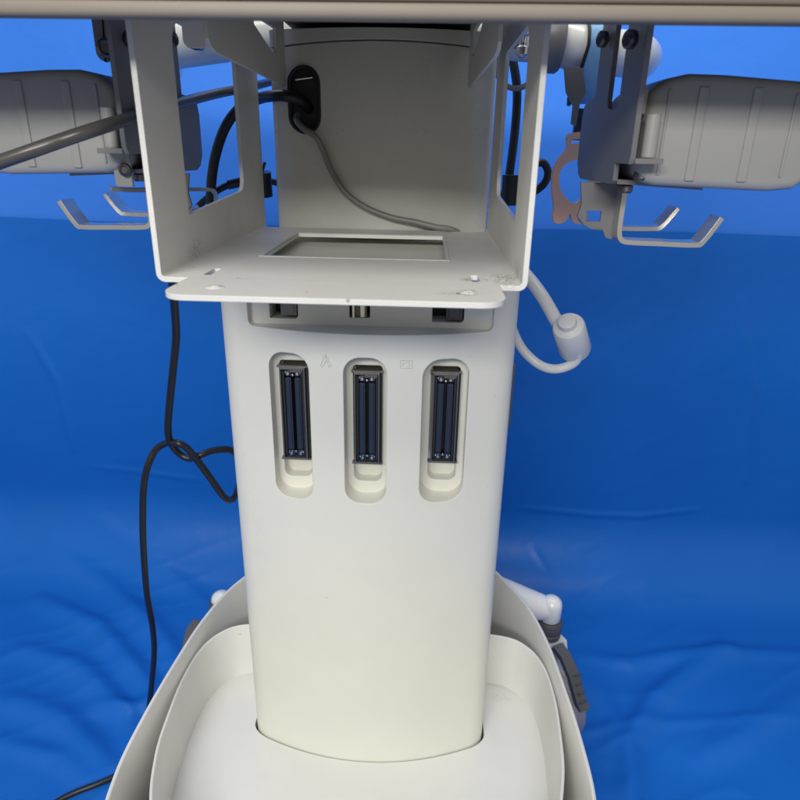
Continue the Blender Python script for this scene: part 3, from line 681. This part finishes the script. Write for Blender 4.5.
hr = holder(1); hr['label'] = 'grey holder bracket with ribbed cup and flat hooks, right of the tray'
hl = holder(-1); hl['label'] = 'grey holder bracket with ribbed cup and flat hooks, left of the tray'

# ------------------------------------------------------------------ cables and loose things
def cable(name, pts, r, m, label, cat='cable', k=10, flat=1.0):
    bm = bmesh.new(); tube(bm, crom(pts, k), r, 14, 0, flat=flat)
    o = build(name, bm, m); return tag(o, label, cat)
# black power cord hanging at the left, knotted on itself
L = [(270, -120, .60), (270, 40, .66), (276, 120, .69), (282, 230, .71), (272, 340, .72), (258, 480, .735), (254, 560, .74), (266, 605, .745), (295, 640, .752), (330, 655, .752), (368, 643, .752), (410, 628, .765), (460, 624, .78), (489, 636, .80), (505, 660, .84), (515, 700, .86)]
def L2(l): return [P(95 + x * 0.2876, 270 + y * 0.2876, Y) for x, y, Y in l]
cable('power_cord', L2(L), 0.0046, M['black'], 'black power cord hanging from under the tray, curling behind the column', 'cord')
B_ = [(515, 690, .87), (497, 760, .83), (478, 797, .80), (448, 788, .77), (400, 722, .755), (350, 655, .742), (318, 618, .738), (285, 602, .735), (250, 602, .752), (212, 625, .755), (184, 680, .75), (170, 745, .75), (166, 830, .75), (168, 960, .75), (180, 1120, .76), (200, 1240, .78), (206, 1330, .80), (196, 1450, .82), (186, 1560, .84), (200, 1700, .80)]
cable('power_cord', L2(B_), 0.0046, M['black'], 'black power cord crossing the other cord and dropping to the floor on the left', 'cord')
pts = [PZ(0, 840, FLOOR + 0.02), PZ(60, 800, FLOOR + 0.02), PZ(100, 783, FLOOR + 0.022), PZ(125, 772, FLOOR + 0.02), PZ(150, 758, FLOOR + 0.016), PZ(190, 735, FLOOR + 0.016)]
cable('floor_cord', pts, 0.0050, M['black'], 'short run of black cord lying on the blue floor cloth, lower left', 'cord')
cable('grey_tube', [P(-170, 215, .50), P(-60, 182, .50), P(20, 155, .505), P(60, 141, .515), P(102, 127, .535), P(140, 115, .60), P(180, 103, .70), P(215, 94, .80), P(250, 87, .90), P(280, 80, .99), P(310, 78, 1.05)], 0.0052, M['tube'], 'grey-brown tube running sideways through the left side of the tray', 'tube')
cable('black_cable', [P(312, 112, .875), P(300, 101, .850), P(286, 96, .842), P(272, 96, .852), P(258, 99, .885), P(240, 108, .90), P(225, 128, .90), P(215, 158, .90), P(211, 190, .90), P(213, 215, .90), P(222, 240, .92)], 0.0066, M['black'], 'thick black cable arching out of the neck hole towards the left')
cable('black_cable', [P(190, 215, .92), P(205, 200, .92), P(222, 188, .92), P(240, 182, .93), P(262, 180, .94), P(290, 186, .99)], 0.0045, M['black'], 'thin black cable low behind the left side plate')
bm = bmesh.new(); cyl(bm, P(262, 172, .90), P(264, 196, .905), 0.012, 16); cyl(bm, P(228, 185, .915), P(246, 181, .92), 0.0062, 14); cyl(bm, P(262, 172, .90), P(265, 162, .90), 0.002, 8)
tag(build('cable_plug', bm, M['black']), 'black plug wedged in the gap left of the neck', 'plug')
cable('grey_cable', [P(300, 112, .875), P(296, 119, .852), P(303, 128, .842), P(315, 136, .836), P(323, 150, .838), P(331, 170, .838), P(345, 192, .836), P(365, 207, .836), P(390, 217, .834), P(415, 222, .833), P(436, 227, .832), P(450, 229, .834), P(460, 234, .842), P(466, 243, .8455)], 0.0037, M['greycable'], 'thin grey cable drooping from the neck hole across the back panel')
cable('black_cable', [P(512, 55, 1.05), P(517, 90, 1.05), P(515, 130, 1.05), P(510, 170, 1.05), P(505, 205, 1.05), P(500, 240, 1.05)], 0.0065, M['black'], 'straight black cable hanging behind the right side plate')
cable('black_cable', [P(490, 195, 1.03), P(512, 194, 1.03), P(530, 193, 1.03), P(543, 185, 1.03), P(548, 173, 1.03), P(543, 163, 1.03), P(533, 166, 1.03), P(520, 180, 1.05)], 0.0058, M['black'], 'black cable loop poking out right of the side plate')
bm = bmesh.new(); cyl(bm, P(512, 175, 1.0), P(510, 205, 1.0), 0.014, 16); tag(build('cable_plug', bm, M['black']), 'black plug behind the right side plate', 'plug')
# white lead with its bead
wc = thing('white_lead', 'thick white lead with a round ferrite bead, looping right of the column', 'cable')
bm = bmesh.new()
tube(bm, crom([P(480, 245, .92), P(505, 258, .88), P(525, 274, .84), P(542, 296, .80), P(556, 320, .775), P(565, 334, .765), P(575, 348, .765), P(578, 356, .77), P(572, 364, .775), P(556, 369, .78), P(540, 365, .79), P(524, 351, .80), P(514, 333, .82), P(508, 312, .86), P(500, 300, .90)], 10), lambda t: 0.0082 - 0.0022 * min(1, max(0, (t - 0.42) * 12)), 18)
wl = build('lead', bm, M['whitecable'], wc)
bm = bmesh.new()
a, b = P(568, 325, .750), P(576, 352, .790)
ax = (b - a); ln = ax.length
lathe(bm, a, ax, [(-0.010, 0.0088), (-0.009, 0.0105), (-0.001, 0.0110), (0, 0.0135), (0.0015, 0.0178), (0.005, 0.0195), (ln - 0.010, 0.0200), (ln - 0.006, 0.0185), (ln - 0.0045, 0.0150), (ln - 0.004, 0.0105), (ln, 0.0085)], 36)
build('ferrite_bead', bm, M['whitecable'], wc)
# strap with buckle and rubber clip on the rail
bm = bmesh.new(); rc_ = P(577, 47, 0.966)
def band(bm, c, x0, x1, r, r2, m):
    n0 = len(bm.faces); 
    for xa, xb in ((x0, x1),):
        prof = [(0, r), (0, r2), (xb - xa, r2), (xb - xa, r)]
    seg = 40; rings = []
    for k in range(seg):
        q = 2 * math.pi * k / seg; stretch = 1.0 + (1.15 if math.sin(q) < 0 else 0) * abs(math.sin(q)) ** 1.5
        rings.append([bm.verts.new((c.x + xa - 0.010 * (stretch - 1) + d, c.y + rr * math.cos(q), c.z + rr * math.sin(q) * stretch)) for d, rr in prof])
    for k in range(seg):
        A, B = rings[k], rings[(k + 1) % seg]
        for j in range(4): bm.faces.new((A[j], A[(j + 1) % 4], B[(j + 1) % 4], B[j]))
    setmi(bm, n0, m)
band(bm, rc_, 0.010, 0.045, 0.0300, 0.0318, 0)
band(bm, rc_, 0.0065, 0.0102, 0.0300, 0.0330, 1)
# grey folded tail and its clasp
prism(bm, [P(x, y, 0.925) for x, y in ((564, 66), (583, 68), (586, 92), (580, 104), (576, 126), (571, 124), (573, 106), (566, 92))], (0, 0.004, 0), 2)
st = build('rail_strap', bm, [M['strap'], M['void'], M['bracket']]); tag(st, 'light blue strap looped over the white rail, right side', 'strap')
bm = bmesh.new()
prism(bm, [P(x, y, 0.93) for x, y in ((576, 116), (590, 117), (592, 141), (573, 140))], (0, 0.010, 0), 0)
prism(bm, [P(x, y, 0.928) for x, y in ((578, 108), (588, 109), (588, 118), (577, 118))], (0, 0.006, 0), 0)
tag(build('strap_buckle', bm, M['buckle']), 'navy plastic buckle between the blue strap and the rubber clip', 'buckle')
# rubber clip: ring with top tab and two crossed toes
out = [(569, 134), (594, 133), (595, 147), (600, 158), (603, 172), (598, 190), (590, 202), (585, 208), (588, 218), (582, 224), (573, 222), (570, 214), (566, 221), (558, 224), (553, 219), (554, 205), (552, 190), (553, 172), (559, 158), (567, 148)]
hole = [(573, 161), (581, 160), (589, 168), (590, 180), (585, 193), (577, 203), (567, 199), (560, 187), (560, 173), (566, 164)]
bm = bmesh.new(); prism(bm, [p for p in crom([P(x, y, 0.925) for x, y in out], 5, True)], (0, 0.011, 0))
cl = build('rubber_clip', bm, M['beige'])
bake(cl, [cutter([p - Vector((0, 0.01, 0)) for p in crom([P(x, y, 0.925) for x, y in hole], 5, True)], (0, 0.04, 0)), cutter([P(x, y, 0.915) for x, y in ((573, 139.5), (590, 139), (590, 143), (573, 143.5))], (0, 0.03, 0))])
tag(cl, 'salmon-beige rubber ring clip hanging beside the right holder', 'clip')
# thin ring on the clamp
bm = bmesh.new(); c = P(517, 66, 0.945)
tube(bm, [c + Vector((math.cos(a) * 0.0265, 0, math.sin(a) * 0.0265)) for a in (2 * math.pi * k / 40 for k in range(40))], 0.0036, 10, 0, closed=True)
tag(build('key_ring', bm, M['bracket']), 'plain grey ring hanging from the steel clamp by the right side plate', 'ring')

scene.render.engine = 'CYCLES'
